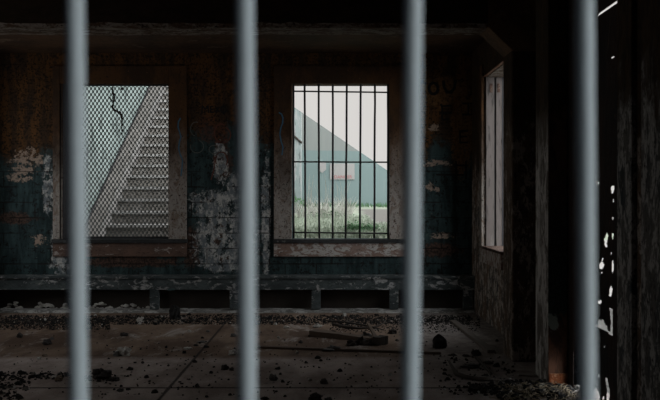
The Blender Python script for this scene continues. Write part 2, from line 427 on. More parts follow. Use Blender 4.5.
# front wall: the barred opening the photograph looks through
FO = (-.66, .66, .25, 2.95)
wall_grid([XL-.25, FO[0], FO[1], XR+.25], [0, FO[2], FO[3], CEIL],
          lambda u, z: not (FO[0] < u < FO[1] and FO[2] < z < FO[3]), lambda u, z, k: (u, YF+k, z), .12).build('wall_front', M['dark_wall'], **ST)

# added unseen walls and roof keeping light off the bars, open towards the right
MB().box(-.95, -.85, -1.5, YF-.02, -.01, 2.9).build('wall_blocker_left', M['dark_wall'], label='added dark wall blocking light left of the viewpoint', **ST)
MB().box(-.85, 1.6, -1.5, -1.4, -.01, 2.9).build('wall_blocker_rear', M['dark_wall'], label='added dark wall blocking light behind the viewpoint', **ST)
MB().box(-.95, 1.1, -1.5, YF-.02, 2.95, 3.05).build('ceiling_blocker', M['dark_wall'], label='added roof blocking light above the viewpoint', **ST)

# portal frame: beam, chamfered corner and pilaster crossing the room
PY0, PY1 = 8.26, 8.69
PX = X(512, PY0); BZ = Z(27, PY0)
def chip(mb, n=40): return mb
bmb = MB(); nx = 60
xs = [XL + (X(488, PY0) - XL)*i/nx for i in range(nx+1)]
def edge_j(i, s): return .022*mnoise.noise(Vector((i*.37, s*9.1, 0))) + .014*mnoise.noise(Vector((i*1.3, s*5.1, 3)))
rows = []
for i, x in enumerate(xs):
    rows.append([bmb.bm.verts.new(p) for p in ((x, PY0, CEIL), (x, PY0+.0, BZ+.03+abs(edge_j(i, 1))), (x, PY0+.035, BZ+edge_j(i, 2)*.4), (x, PY1-.03, BZ+edge_j(i, 3)*.4), (x, PY1, BZ+.02+abs(edge_j(i, 4))), (x, PY1, CEIL))])
for a, b in zip(rows, rows[1:]):
    for k in range(5): bmb.bm.faces.new((a[k], a[k+1], b[k+1], b[k]))
bmb.bm.faces.new(rows[0]); bmb.bm.faces.new(rows[-1])
bmb.build('trim_1', M['beam'], label='chipped concrete beam crossing the room under the ceiling', **ST)
hx, hz = X(488, PY0), Z(50, PY0)
MB().prism([(hx-.02, PY0, CEIL), (hx-.02, PY0, BZ), (hx, PY0, BZ), (PX, PY0, hz), (PX+.02, PY0, hz-.02), (XR, PY0, hz-.02), (XR, PY0, CEIL)], (0,0,0), (0, PY1-PY0, 0)).build('trim_2', M['haunch'], bevel=.012, label='chamfered corner where beam meets pilaster', **ST)
MB().box(PX, XR, PY0, PY1, 0, hz).build('trim_3', M['pilaster'], bevel=.015, label='chipped pilaster beside the side window', **ST)
# pale post at the far side of the door bay, boards on the near wall
PXL = X(548, 7.2); yB = PXL*F/(535.5-CX)
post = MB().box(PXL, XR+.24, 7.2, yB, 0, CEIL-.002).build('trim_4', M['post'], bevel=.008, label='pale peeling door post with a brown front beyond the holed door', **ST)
plate = MB().box(PXL+.01, XR, 7.188, 7.199, .012, .10).build('rust_edging', M['rust_plate'], label='orange rusted strip at foot of the door post', cat='metal strip')
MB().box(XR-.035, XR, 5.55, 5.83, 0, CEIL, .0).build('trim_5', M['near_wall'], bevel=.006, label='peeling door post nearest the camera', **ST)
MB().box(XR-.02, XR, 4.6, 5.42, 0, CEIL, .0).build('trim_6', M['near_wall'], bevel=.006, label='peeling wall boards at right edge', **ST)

# window surrounds
def surround(n, x0, x1, xo0, xo1, label, board=False):
    e = empty(n, ((x0+x1)/2, DW, WZ[0]), label=label, **ST)
    def part(nm, mat, *b, bev=.006):
        m = MB(); m.box(*b); o = m.build(nm, mat, bevel=bev); o.parent = e; o.matrix_parent_inverse = Matrix.Translation(-e.location); return o
    zt = Z(66, DW)
    xs_ = x0 - .155 if board else x0
    part('casing', M['casing'], xo0, xs_, DW-.035, DW, WZ[0], zt)
    if board:
        part('shade_board', M['iron'], xs_, x0+.004, DW-.012, DW+.01, WZ[0], WZ[1])  # black board standing in for the shadowed recess beside the opening
        part('bead', M['casing'], xs_+.02, xs_+.032, DW-.022, DW-.012, WZ[0], WZ[1])
    part('casing', M['casing'], x1, xo1, DW-.035, DW, WZ[0], zt)
    part('casing', M['casing'], xs_, x1, DW-.03, DW, WZ[1], zt)
    part('sill', M['sill'], xo0-.01, xo1+.01, DW-.07, DW+.0, Z(243, DW), WZ[0])
    part('apron', M['apron_brown'] if board else M['apron'], xo0, xo1, DW-.04, DW, Z(256.5, DW), Z(243, DW))
    return e
surround('window_1', LW[0], LW[1], X(53.5, DW), X(187, DW), 'window opening with wire mesh and stairs beyond', True)
surround('window_2', RW[0], RW[1], X(274, DW), X(407, DW), 'barred window opening with pale sky beyond')
# side window: bleached sash members against its far jamb
e3 = empty('window_3', (XR, (RWY[0]+RWY[1])/2, RWZ[0]), label='narrow-looking side window with bleached jamb', **ST)
def part3(nm, mat, *b, bev=.004):
    o = MB().box(*b).build(nm, mat, bevel=bev); o.parent = e3; o.matrix_parent_inverse = Matrix.Translation(-e3.location); return o
jx = lambda px: X(px, RWY[1])
part3('sash_frame', M['sash'], jx(485.5), jx(493.6), RWY[1]-.045, RWY[1], RWZ[0], RWZ[1])
part3('sash_frame', M['sash'], jx(495.4), jx(501.4), RWY[1]-.045, RWY[1], RWZ[0], RWZ[1])
part3('stop_bead', M['iron'], jx(501.4), jx(503.2), RWY[1]-.05, RWY[1], RWZ[0], RWZ[1], bev=0)
part3('groove', M['iron'], jx(493.6), jx(495.6), RWY[1]-.012, RWY[1], RWZ[0], RWZ[1], bev=0)
for a, b in ((489, 492), (496.5, 499.5)):
    part3('sash_pulley', M['rust_dark'], jx(a), jx(b), RWY[1]-.052, RWY[1]-.044, Z(93, RWY[1]), Z(84, RWY[1]))
part3('head_edge', M['lit_edge'], XR-.006, XR+.03, RWY[0], RWY[1], RWZ[1]-.012, RWZ[1])
part3('head_board', M['beam'], XR+.03, XR+.25, RWY[0], RWY[1], RWZ[1]-.02, RWZ[1])
part3('casing', M['casing'], XR-.03, XR, RWY[1], RWY[1]+.15, RWZ[0], RWZ[1]+.14)
part3('sill', M['rust_dark'], XR-.03, XR+.25, RWY[0], RWY[1]-.05, RWZ[0]-.03, RWZ[0]+.004)
part3('apron', M['apron'], XR-.03, XR, RWY[0], RWY[1]+.15, RWZ[0]-.2, RWZ[0]-.03)

# low ledge with open bays along the back wall
BY = 11.84
led = empty('ledge_bench', (-1, BY, 0), label='low dark green ledge with open bays along the back wall', cat='bench')
def pl(nm, mat, *b, jit=0, bev=.005):
    o = MB().box(*b, jit).build(nm, mat, bevel=bev); o.parent = led; o.matrix_parent_inverse = Matrix.Translation(-led.location); return o
zt, zb, zc = Z(276, BY), Z(290, BY), Z(309.3, BY)
pl('ledge_top', M['bench'], XL+.004, XR-.004, BY-.02, DW-.004, zt-.035, zt)
pl('bay_shade_panel', M['wood_dark'], XL+.004, XR-.004, DW-.024, DW-.004, 0, zb, bev=0)  # dark panel put in for the shade inside the bays
pl('front_board', M['bench'], XL+.004, XR-.004, BY, BY+.05, zb, zt-.035)
for px in (-8, 73, 154, 234, 316, 394, 468):
    pl('post', M['bench'], X(px-4.5, BY), X(px+4.5, BY), BY+.004, BY+.09, zc, zb)
cm = MB(); n = 140; pr = []
for i in range(n+1):
    x = XL+.004 + (XR-XL-.008)*i/n
    j = .02*mnoise.noise(Vector((i*.31, 2, 0))) + .012*mnoise.noise(Vector((i*.9, 7, 0)))
    pr.append([cm.bm.verts.new(p) for p in ((x, BY-.06+j, 0), (x, BY-.035+j, zc-.02+j*.6), (x, BY+.12, zc+j*.3), (x, BY+.12, 0))])
for a, b in zip(pr, pr[1:]):
    for k in range(4): cm.bm.faces.new((a[k], a[(k+1)%4], b[(k+1)%4], b[k]))
cm.bm.faces.new(pr[0]); cm.bm.faces.new(pr[-1])
o = cm.build('curb', M['curb']); o.parent = led; o.matrix_parent_inverse = Matrix.Translation(-led.location)

# ------------------------------------------------------------------ door bay in the right wall
XD = XR + .012
def poly_in(p, x, y):
    r = False; j = len(p)-1
    for i in range(len(p)):
        if (p[i][1] > y) != (p[j][1] > y) and x < (p[j][0]-p[i][0])*(y-p[i][1])/(p[j][1]-p[i][1]) + p[i][0]: r = not r
        j = i
    return r
def sp(ox, oy, k, pts): return [(ox + a/k, oy + b/k) for a, b in pts]
def blob(cx, cy, w, h):
    return [(cx + w/2*math.cos(a)*(1+.25*math.sin(3*a+cx)), cy + h/2*math.sin(a)*(1+.2*math.cos(2*a+cy))) for a in [i*math.pi/5 for i in range(10)]]
holes = [blob(*b) for b in ((613,57.5,3,3), (592,65,2.4,3.4), (594,83,1.8,1.6), (597.8,183,2.6,4.4), (612.8,189.4,3.4,9), (613.6,200.7,1.4,3),
         (595,217.7,2,4), (613,218.6,2,3), (613,236,2.2,5.4), (611.4,253.7,1.5,2), (594,250,2.6,6), (602,272.6,1.6,2), (613,271.6,1.6,2.4),
         (600,302.2,4,4), (605,346.5,1.6,1.6), (599,376,2,3), (603.6,398,2.6,4))]
holes += [sp(590,210,5.714,q) for q in ([(96,130),(107,140),(104,165),(98,190),(103,215),(86,215),(84,190),(80,165),(90,150)],
          [(70,270),(80,275),(74,295),(86,315),(72,338),(53,330),(55,310),(66,295)], [(128,285),(136,290),(137,345),(126,340)])]
holes += [sp(590,270,5.714,q) for q in ([(122,85),(131,110),(124,150),(110,145),(112,115)], [(112,220),(131,225),(131,378),(116,350),(120,300)],
          [(30,315),(45,310),(48,285),(78,283),(85,305),(100,322),(103,345),(125,360),(130,378),(95,352),(60,335)])]
holes += [sp(590,340,6.657,q) for q in ([(22,350),(40,310),(60,345),(68,380),(66,400),(60,430),(15,430)], [(103,250),(118,248),(126,300),(134,330),(130,430),(110,430),(113,330),(106,280)])]
yS = 7.19                                   # where the two leaves meet
def hole(y, z):
    if 6.62 < y < 7.05 and z < .06 + (y-6.62)*.55 + .02*math.sin(y*70): return True  # hole at the door's foot, added to let light onto the post
    px = CX + F*XD/y; py = CY - (z-EYE)/y*F
    return any(poly_in(h, px, py) for h in holes)
TOP = 2.80
d2 = MB(); dy, dz = .011, .010
ny, nz = int((7.2-DY[0]-.006)/dy)+1, int((TOP-.015)/dz)
vc = {}
def dv(i, j):
    if (i, j) not in vc: vc[(i, j)] = d2.bm.verts.new((XD, DY[0]+.006+i*dy, .015+j*dz))
    return vc[(i, j)]
for i in range(ny):
    for j in range(nz):
        if not hole(DY[0]+.006+(i+.5)*dy, .015+(j+.5)*dz): d2.bm.faces.new((dv(i,j), dv(i+1,j), dv(i+1,j+1), dv(i,j+1)))
dl = d2.build('door_1', M['door'], label='rusted sheet door leaf eaten through with bright holes', **ST)
sm = dl.modifiers.new('thickness', 'SOLIDIFY'); sm.thickness = .003
MB().prism([(XD-.002, DY[0], CEIL), (XD-.002, DY[0], TOP+.013), (XD-.002, 6.36, TOP+.011), (XD-.002, 6.42, TOP-.004), (XD-.002, DY[1], TOP-.004), (XD-.002, DY[1], CEIL)], (0,0,0), (.002, 0, 0)).build('trim_7', M['door'], label='sheet panel above the holed door', **ST)

# ------------------------------------------------------------------ grille, screen, foreground bars
gr = empty('window_grille', (X(340, DW), DW+.06, WZ[0]), label='black iron window grille standing before the pale sky', cat='grille')
def gp(nm, a, b, r, jit=0):
    pts = [a.lerp(b, k/8) for k in range(9)]
    pts = [p + Vector((random.uniform(-jit, jit), 0, 0)) for p in pts]
    o = MB().tube(pts, r, 8).build(nm, M['iron']); o.parent = gr; o.matrix_parent_inverse = Matrix.Translation(-gr.location); return o
GD = DW + .06
for a, b in ((293.4, 293.6), (304.6, 305.4), (318.6, 319.3), (332.8, 332.8), (346.8, 345.8), (360.8, 359.8), (375.0, 374.2), (388.0, 388.0)):
    gp('upright', at(a, 84.4, GD), at(b, 238.4, GD), .014, .002)
for a, b in ((91.2, 92.4), (161.8, 162.2), (232.4, 233.4)):
    gp('cross_bar', at(292.6, a, GD-.016), at(388.6, b, GD-.016), .0105)
# expanded-metal screen: zig-zag strands that meet in tall diamonds
SD = DW + .10
scr = MB(); cw, ch = 4.0/F*SD, 3.0/F*SD
x0, x1, z0, z1 = LW[0], LW[1], WZ[0], WZ[1]
nw, nh = int((x1-x0)/cw)+1, int((z1-z0)/ch)+1
def strand(pts, w, th=.003):
    L = [(scr.bm.verts.new((p[0]-w, SD-th, p[1])), scr.bm.verts.new((p[0]+w, SD-th, p[1])), scr.bm.verts.new((p[0]+w, SD+th, p[1])), scr.bm.verts.new((p[0]-w, SD+th, p[1]))) for p in pts]
    for a, b in zip(L, L[1:]):
        for k in range(4): scr.bm.faces.new((a[k], a[(k+1)%4], b[(k+1)%4], b[k]))
ww = .0058
for k in range(2*nw+2):
    pts = []
    for j in range(nh+1):
        xx = x0 + k*cw/2 + (1 if (j+k) % 2 == 0 else -1)*(cw/4 - ww*.9)
        if not x0+ww < xx < x1-ww: xx = min(max(xx, x0+ww), x1-ww)
        z = z0 + j*ch
        pts += [(xx, max(z-.22*ch, z0)), (xx, min(z+.22*ch, z1))]
    strand(pts, ww)      # neighbouring strands touch at every other row and leave tall diamonds open
sc_o = scr.build('wire_mesh_screen', M['wire'], label='diamond wire mesh screen filling the left window opening', cat='screen')
fr = MB()
fr.box(x0, x1, SD-.012, SD+.012, z0, z0+.03); fr.box(x0, x1, SD-.012, SD+.012, z1-.018, z1)
fr.box(x0, x0+.03, SD-.012, SD+.012, z0+.03, z1-.018); fr.box(x1-.018, x1, SD-.012, SD+.012, z0+.03, z1-.018)
o = fr.build('frame', M['iron']); o.parent = sc_o
# withered stem tangled in the screen
tw = MB(); TD = SD - .012
tw.tube([at(*p, TD) for p in ((113, 87), (112.4, 92), (114.4, 97), (113.6, 102), (112.6, 107), (114.5, 110), (118.5, 112.2), (121.5, 115), (122, 120), (121.6, 128), (122.6, 138))],
        [.008,.012,.014,.011,.013,.016,.014,.02,.010,.007,.004], 6)
tw.tube([at(*p, TD) for p in ((113.6, 102), (110.5, 99), (109.8, 95.5))], [.008,.007,.004], 5)
for p, s in (((119.5, 112.8), .026), ((121.6, 115.4), .022), ((114.2, 98), .016), ((122.2, 132), .012)):
    q = at(*p, TD); tw.rock((q.x, q.y-.002, q.z-s*.5), s, .008, s, p[0], 1, .5)
recentre(tw.build('withered_stem', M['twig'], label='black withered stem tangled in the mesh screen', cat='twig'))
q = at(122, 88.5, TD)
recentre(MB().rock((q.x, q.y, q.z-.02), .02, .01, .03, 3, 1, .4).build('leaf_clump', M['twig'], label='small dark leaf clump at top of mesh screen', cat='leaf'))

BD = .762
bar_px = ((75.4, 78.6), (245.0, 247.4), (413.4, 410.4), (584.8, 586.8))
bar_labels = ('leftmost blurred grey bar, in front of the mesh window', 'second blurred grey bar, between the two back windows',
              'third blurred grey bar, beside the right edge of barred window', 'rightmost blurred grey bar, in front of the dark holed door')
def front_bar(xt, xb, label):
    m = MB(); a = Vector((xb, BD, FO[2])); b = Vector((xt, BD, FO[3]))
    m.tube([a.lerp(b, k/40) + Vector((random.uniform(-1,1)*.00012, 0, 0)) for k in range(41)], .0079, 24)
    recentre(m.build('foreground_bar', M['bar'], label=label, cat='bar', group='upright bars in the foreground'))
for (t_, b_), lab in zip(bar_px, bar_labels):
    sl = (X(t_, BD) - X(b_, BD)) / (Z(0, BD) - Z(400, BD)); mid = (X(t_, BD)+X(b_, BD))/2
    front_bar(mid + sl*(FO[3]-EYE), mid + sl*(FO[2]-EYE), lab)

# ------------------------------------------------------------------ graffiti on the back wall (thin paint strokes)
def strokes(name, mat, lines, w, d, label, step=None):
    m = MB()
    for ln in lines:
        pts = []
        for a, b in zip(ln, ln[1:]):
            for k in range(4): pts.append((a[0]+(b[0]-a[0])*k/4, a[1]+(b[1]-a[1])*k/4))
        pts.append(ln[-1])
        P = [at(*p, d) for p in pts]
        ww = [w*(.8+.4*random.random()) for _ in P]
        rings = []
        for i, p in enumerate(P):
            t = (P[min(i+1, len(P)-1)] - P[max(i-1, 0)]).normalized()
            nrm = Vector((-t.z, 0, t.x))
            rings.append([m.bm.verts.new(p + nrm*ww[i] + Vector((0, dy_, 0))) for dy_ in (0, -.003)] + [m.bm.verts.new(p - nrm*ww[i] + Vector((0, dy_, 0))) for dy_ in (-.003, 0)])
        for a, b in zip(rings, rings[1:]):
            for k in range(4): m.bm.faces.new((a[k], a[(k+1)%4], b[(k+1)%4], b[k]))
        m.bm.faces.new(rings[0]); m.bm.faces.new(rings[-1])
    return recentre(m.build(name, mat, label=label, cat='graffiti'))
arc = lambda cx, cy, rx, ry, a0, a1, n=10: [(cx+rx*math.cos(R(a0+(a1-a0)*i/n)), cy+ry*math.sin(R(a0+(a1-a0)*i/n))) for i in range(n+1)]
strokes('graffiti', M['black_paint'], [[(202,113),(202.6,105.5),(205.2,109.5),(207.8,105.5),(208.6,112.8)], [(213.6,106.4),(210.6,106.6),(210.4,112.4),(214.2,112.2)], [(210.6,109.2),(213.4,109.2)],
        [(215.6,107),(219,112)], [(219,107),(215.6,112)], arc(223.6,109.5,2.6,3.6,0,360,12), [(223.7,104.5),(223.7,114.5)]], .0095, DW+.001, 'black letters MEX with crossed ring, sprayed on wall between windows')
strokes('graffiti', M['black_paint'], [[(413,80),(418,86),(423,80)], [(418,86),(417.5,95)], arc(433.5,88.5,4.6,5.6,0,360,14), [(443.4,80.5),(444,87),(447,92),(451,92.3),(454.4,88),(455.4,80)]], .020, DW+.001,
        'thick black letters YOU sprayed beside the right casing')
strokes('graffiti', M['black_paint'], [[(451.5,105.6),(442,106.2),(440.6,104)], [(451.5,112.8),(441.5,113.4)], [(442,106.2),(442.4,120)], [(449,119),(442.4,120)]], .014, DW+.001, 'black block letter E below the word YOU')
strokes('graffiti', M['black_paint'], [[(462,103.6),(474.5,103.2)], [(468.3,103.5),(468.3,114.5)], [(462,114.6),(475,114.6)]], .012, DW+.001, 'black block letter I near the right corner of back wall')
strokes('graffiti', M['black_paint'], [[(468,131),(460,131),(460,142.5),(468,142.5)], [(460,136.6),(467,136.4)]], .012, DW+.001, 'black letter E halfway down wall near right corner')
strokes('graffiti', M['black_paint'], [[(456,161),(456,179)], [(456,165.5),(468.5,165.2)], [(436,174.6),(464,175)], [(466,161),(466,179)]], .011, DW+.001, 'black letter H lowest on wall near right corner')
strokes('graffiti', M['pale_paint'], [arc(197,146.5,6.6,6.4,-70,200,14), arc(196,129,5.5,7,100,290,10)], .005, DW+.001, 'pale curling scroll painted beside the left casing')
strokes('graffiti', M['pale_paint'], [arc(214,149.5,5,4.2,30,330,12), arc(226,146,4.4,5,180,330,10), [(210,152),(216,156),(222,150)]], .005, DW+.001, 'pale looped scroll painted beside the second bar')
strokes('graffiti', M['red_paint'], [arc(221,133,6.5,9,60,300,12), arc(222,135,8.6,8,-60,120,12), [(215,142),(221,143),(227,139)]], .008, DW+.001, 'rust red swirl painted under black MEX letters')
strokes('graffiti', M['red_paint'], [arc(221.5,160,6,8,150,400,14), [(214,156),(214.5,168),(211,180)]], .008, DW+.001, 'rust red loop painted lower beside the second bar')
strokes('graffiti', M['blue_paint'], [[(180.6,118),(178.4,122),(178,127),(179.6,132),(181,137),(179.4,142),(178.6,148),(180,154),(182.6,160),(182,168),(181,176)]], .008, DW-.036, 'blue wavy paint line on right casing of mesh window')
strokes('graffiti', M['blue_paint'], [[(278.8,112.5),(281.5,114),(283,118),(282.6,123),(280.8,128),(279.8,134),(281,141),(283,147),(282,155)]], .008, DW-.036, 'blue wavy paint line on left casing of barred window')

# ------------------------------------------------------------------ debris on the floor
def stone(px, py, w, h, mat, label, group=None, seed=None, cat='stone', name='stone', sub=3, rough=.42, z=0):
    p = on_floor(px, py, z); k = p.y/F
    sx = w*k*.5
    m = MB().rock((p.x, p.y, p.z-.002), sx, sx*.8, h*k/1.6, seed if seed is not None else px*.13+py*.07, sub, rough)
    return recentre(m.build(name, M[mat], label=label, cat=cat, group=group))
stone(124, 355.5, 14, 9, 'stone_light', 'largest pale broken stone on floor below the mesh window')
stone(117.5, 356, 8, 5, 'stone_grey', 'grey chunk touching left side of largest pale stone')
stone(58.5, 381, 8, 5.5, 'stone_tan', 'tan stone on floor just left of leftmost bar')
stone(54.5, 378, 5, 3, 'stone_light', 'pale chip leaning behind tan stone near leftmost bar')
stone(139, 322.5, 5, 5, 'stone_light', 'white lump in the rubble before the ledge, below mesh window')
stone(142.3, 319.5, 3.4, 3, 'stone_light', 'small white lump just behind the white lump in rubble')
stone(131.5, 321.5, 2.6, 2.6, 'stone_tan', 'small tan lump left of white lump in rubble')
stone(142.6, 325, 3.4, 2, 'stone_tan', 'flat tan chip in front of white lump in rubble')
stone(44.8, 356.5, 5, 2.6, 'stone_tan', 'flat tan flake at far left, behind its pale neighbour')
stone(39, 359.2, 4.6, 2.6, 'stone_light', 'flat pale flake at far left of the floor')
stone(51.5, 339.5, 4, 2.4, 'stone_grey', 'small grey chip perched by a dark clod at left')
stone(47, 344.5, 9, 6, 'stone_dark', 'dark clod at left near leftmost bar')
stone(20, 337.5, 6, 4.5, 'stone_dark', 'dark clod at far left edge, well behind')
stone(124, 336, 8, 4, 'stone_dark', 'low dark clod behind the largest pale stone')
stone(189.6, 332.2, 3.2, 2.6, 'stone_light', 'tiny pale pebble left of a floor seam')
stone(208, 332, 4, 2.2, 'stone_grey', 'tiny grey chip right of pale pebble')
stone(188, 349.2, 7.5, 2.6, 'stone_light', 'flat pale flake lying mid floor by the seam')
stone(196, 345.8, 4.6, 2, 'stone_dark', 'flat dark flake behind pale flake by the seam')
stone(201, 342.5, 8, 1.8, 'stone_grey', 'smear of grey plaster crumbs by the seam')
stone(233, 355, 8, 6, 'stone_light', 'pale stone half hidden left of second bar')
stone(233.5, 336.5, 6, 3.5, 'stone_grey', 'small grey stone left of second bar, farther back')
stone(225, 369.5, 7, 5.5, 'stone_dark', 'dark stone on near floor left of second bar')
stone(231.5, 370.5, 3.6, 3.4, 'stone_dark', 'little dark stone touching left edge of second bar')
stone(130.5, 370, 5.5, 3.6, 'stone_dark', 'dark pebble in front of largest pale stone')
stone(142.5, 363.4, 3.4, 2.4, 'stone_dark', 'small dark pebble right of dark pebble cluster')
stone(120, 391.5, 6, 3.4, 'stone_grey', 'grey pebble near front edge, right of leftmost bar')
stone(128, 390, 5, 2.4, 'stone_dark', 'flat dark pebble right of grey pebble near front edge')
stone(154.5, 393, 5.5, 3.6, 'stone_dark', 'dark pebble at the crossing of floor seams')
stone(195, 362.5, 4, 3, 'stone_dark', 'dark pebble sitting on the long floor seam')
stone(273, 380.5, 7.5, 6.5, 'stone_grey', 'grey stone right of second bar on near floor')
stone(310, 380.6, 4, 2.4, 'stone_light', 'small pale chip mid near floor')
stone(324, 383.8, 7, 5.5, 'stone_dark', 'dark stone right of small pale chip on near floor')
stone(297, 353.4, 2.6, 2.6, 'stone_light', 'bright white crumb in front of the long batten')
stone(317.5, 358.6, 5.5, 3.4, 'stone_dark', 'dark pebble right of bright white crumb')
stone(287, 328, 6, 2.6, 'stone_light', 'pale flat chip on far floor right of second bar')
stone(317.5, 327.5, 7, 4, 'stone_light', 'pale chip behind left end of thick timber')
stone(278.5, 338.4, 3, 2.4, 'stone_light', 'tiny pale chip between second bar and timber')
stone(300.5, 343, 4, 2.8, 'stone_dark', 'dark crumb just behind the long batten')
stone(344.5, 316.6, 3.6, 4, 'stone_light', 'white lump at foot of ledge under barred window')
stone(392, 333.6, 8, 5.4, 'stone_dark', 'dark clod behind batten near third bar')
stone(439.2, 347.8, 14.5, 13.5, 'soot', 'round black lump standing on floor right of third bar', rough=.16)
stone(475.5, 355.5, 9, 6, 'stone_dark', 'black lump beside end of the leaning board')
stone(101, 378.5, 18, 10.5, 'stone_dark', 'black heap of soot right of leftmost bar', rough=.5, sub=3)
stone(114, 380.5, 10, 4, 'stone_dark', 'small black crumb heap beside the soot heap')
stone(115.6, 380.5, 4, 3, 'stone_grey', 'grey crumb in front of the black soot heap')
stone(315.5, 401, 12, 8, 'stone_dark', 'black clod at bottom edge below barred window')
stone(328.5, 401.5, 8, 5, 'stone_dark', 'smaller black clod at bottom edge right of its twin')
stone(265, 399.5, 7, 3.4, 'stone_dark', 'black flake at bottom edge right of second bar')
stone(175, 318.5, 11, 14, 'soot', 'tall black lump against the ledge between windows')
stone(470, 367.5, 17, 3.6, 'stone_dark', 'flat black scatter on floor by right sticks')
stone(452, 355.5, 8, 2.2, 'stone_dark', 'flat black flake behind bent stick')
stone(466, 356.5, 7, 2.2, 'stone_dark', 'flat black flake left of black lump by board')
stone(455.5, 360.5, 4, 2.4, 'stone_dark', 'little black pebble behind bent stick')
stone(444.5, 370.5, 4, 2.4, 'stone_dark', 'little black pebble left of bent stick')
stone(489, 364, 8, 3.4, 'stone_dark', 'flat black flake at foot of pilaster')
p = on_floor(172.5, 312.5)
recentre(MB().rock((p.x, BY-.06, zb+.0), .05, .02, .02, 5, 1, .4).build('cloth_scrap', M['teal_rag'], label='faded teal scrap hanging on ledge edge above black lump', cat='scrap'))

def stick(name, a, b, w, h, mat, label, cat, jit=.004, za=0, zb_=0, taper=1.0):
    m = MB().beam(on_floor(*a)+Vector((0,0,za)), on_floor(*b)+Vector((0,0,zb_)), w, h, jit, taper)
    return recentre(m.build(name, M[mat], label=label, cat=cat))
stick('timber', (312.5, 335.5), (371, 341), .13, .062, 'wood_old', 'thick short timber lying on far floor under barred window', 'timber', .004, taper=.6)
stick('batten', (258, 348), (441, 354.2), .05, .022, 'wood_old', 'long thin batten lying across floor behind second and third bars', 'batten', .003)
stick('board', (453.5, 322.5), (491.5, 353), .075, .03, 'wood_pale', 'long pale-edged board lying beside the right wall', 'board')
stick('stick', (475.5, 358), (491.5, 375), .022, .02, 'wood_dark', 'straight dark stick in front of leaning board end', 'stick')
stick('stick', (368.5, 331.5), (378, 344), .03, .03, 'wood_old', 'short stick propped on splintered wood beside timber', 'stick', za=.07, zb_=.0)
recentre(MB().beam(on_floor(376.5, 345.5), on_floor(384.5, 343.5), .09, .085, .006).build('wood_block', M['wood_dark'], label='dark wood block at right end of splintered wood', cat='wood block'))
for i, (px, py, w, h, mt, lab) in enumerate(((352, 345.5, 10, 5, 'wood_dark', 'dark splinter lump at left of the wood pile'), (360.5, 344.5, 9, 7.5, 'wood_dark', 'dark splinter lump second from left of wood pile'),
                           (369, 345, 10, 5, 'wood_dark', 'dark splinter lump just left of wood block'), (366, 338.5, 10, 6, 'stone_grey', 'grey crumbled lump at back of wood pile'), (331, 350.5, 14, 4, 'stone_grey', 'grey crumbled plaster lump lying on the long batten'))):
    stone(px, py, w, h, mt, lab, cat='debris', name='splinter_lump', rough=.6, z=0)
def branch(pts, r, mat, label):
    m = MB().tube([on_floor(*p)+Vector((0,0,r if isinstance(r, float) else r[0])) for p in pts], r, 6)
    recentre(m.build('branch', M[mat], label=label, cat='branch'))
branch([(333, 325), (345, 328), (360, 329.5), (376, 328), (386, 323)], [.014,.016,.015,.012,.006], 'wood_dark', 'curved black branch behind thick timber')
branch([(328, 322), (345, 323), (366, 326.5), (384, 331)], [.012,.014,.012,.006], 'wood_dark', 'straighter black branch nearest the ledge')
m = MB().tube([on_floor(*p)+Vector((0,0,h)) for p, h in (((449, 364.5), .03), ((452.5, 369.5), .02), ((456.5, 376), .018), ((466, 379), .018), ((478, 381), .018), ((494, 382), .018))], [.010,.014,.019,.018,.017,.016], 8)
recentre(m.build('bent_stick', M['wood_dark'], label='dark bent stick at lower right before the pilaster', cat='stick'))
stick('lath', (486, 380.2), (511, 381.5), .05, .012, 'wood_pale', 'short pale lath at end of bent stick', 'lath')
stick('lath', (519, 376), (545, 377.5), .03, .012, 'wood_pale', 'thin pale lath at foot of pale door post', 'lath')

# uncountable crumbs: rubble strip before the ledge and drifts on the slab
def crumbs(name, label, boxes, seed, cat='rubble'):
    rnd = random.Random(seed); m = MB()
    for (px0, px1, py0, py1, n, s0, s1) in boxes:
        for _ in range(n):
            p = on_floor(rnd.uniform(px0, px1), py0 + (py1-py0)*rnd.betavariate(1.5, 1.5))
            p.x = max(p.x, XL+.06)
            s = rnd.uniform(s0, s1) * (1 + 1.2*(rnd.random() > .93))
            a = rnd.random()*6.28; ca, sa = math.cos(a), math.sin(a)
            base = [(-1,-.8), (1,-.7), (.9,.8), (-.8,.9)]
            lo = [m.bm.verts.new((p.x + (u*ca-v*sa)*s, p.y + (u*sa+v*ca)*s, -.001)) for u, v in base]
            hi = [m.bm.verts.new((p.x + (u*ca-v*sa)*s*rnd.uniform(.3,.8), p.y + (u*sa+v*ca)*s*rnd.uniform(.3,.8), s*rnd.uniform(.6,1.3))) for u, v in base]
            m.bm.faces.new(hi)
            for k in range(4): m.bm.faces.new((lo[k], lo[(k+1)%4], hi[(k+1)%4], hi[k]))
    return m.build(name, M['gravel'], label=label, cat=cat, kind='stuff')
crumbs('rubble_strip', 'dark rubble with pale crumbs strewn along foot of ledge', [(-40, 470, 315, 325, 6500, .003, .011), (-20, 110, 317, 330, 1800, .003, .010), (330, 480, 316, 333, 1200, .003, .010)], 3)
crumbs('floor_crumbs', 'scattered dark and pale crumbs over the bare slab', [(-20, 520, 330, 402, 420, .003, .009), (90, 260, 340, 400, 70, .006, .013), (260, 420, 350, 400, 60, .005, .012), (440, 515, 355, 395, 130, .005, .016)], 4, 'crumbs')
crumbs('rubble_drift', 'black drift of rubble at lower left corner', [(-30, 72, 372, 380, 260, .004, .014), (-30, 30, 378, 392, 170, .004, .014), (84, 116, 376, 382, 90, .004, .012), (-20, 20, 392, 402, 80, .006, .014)], 5)
crumbs('rubble_heap', 'dark rubble with pale specks at foot of door post', [(498, 585, 380, 402, 520, .008, .02), (470, 520, 384, 396, 200, .006, .016)], 6)
m = MB(); rnd = random.Random(11)
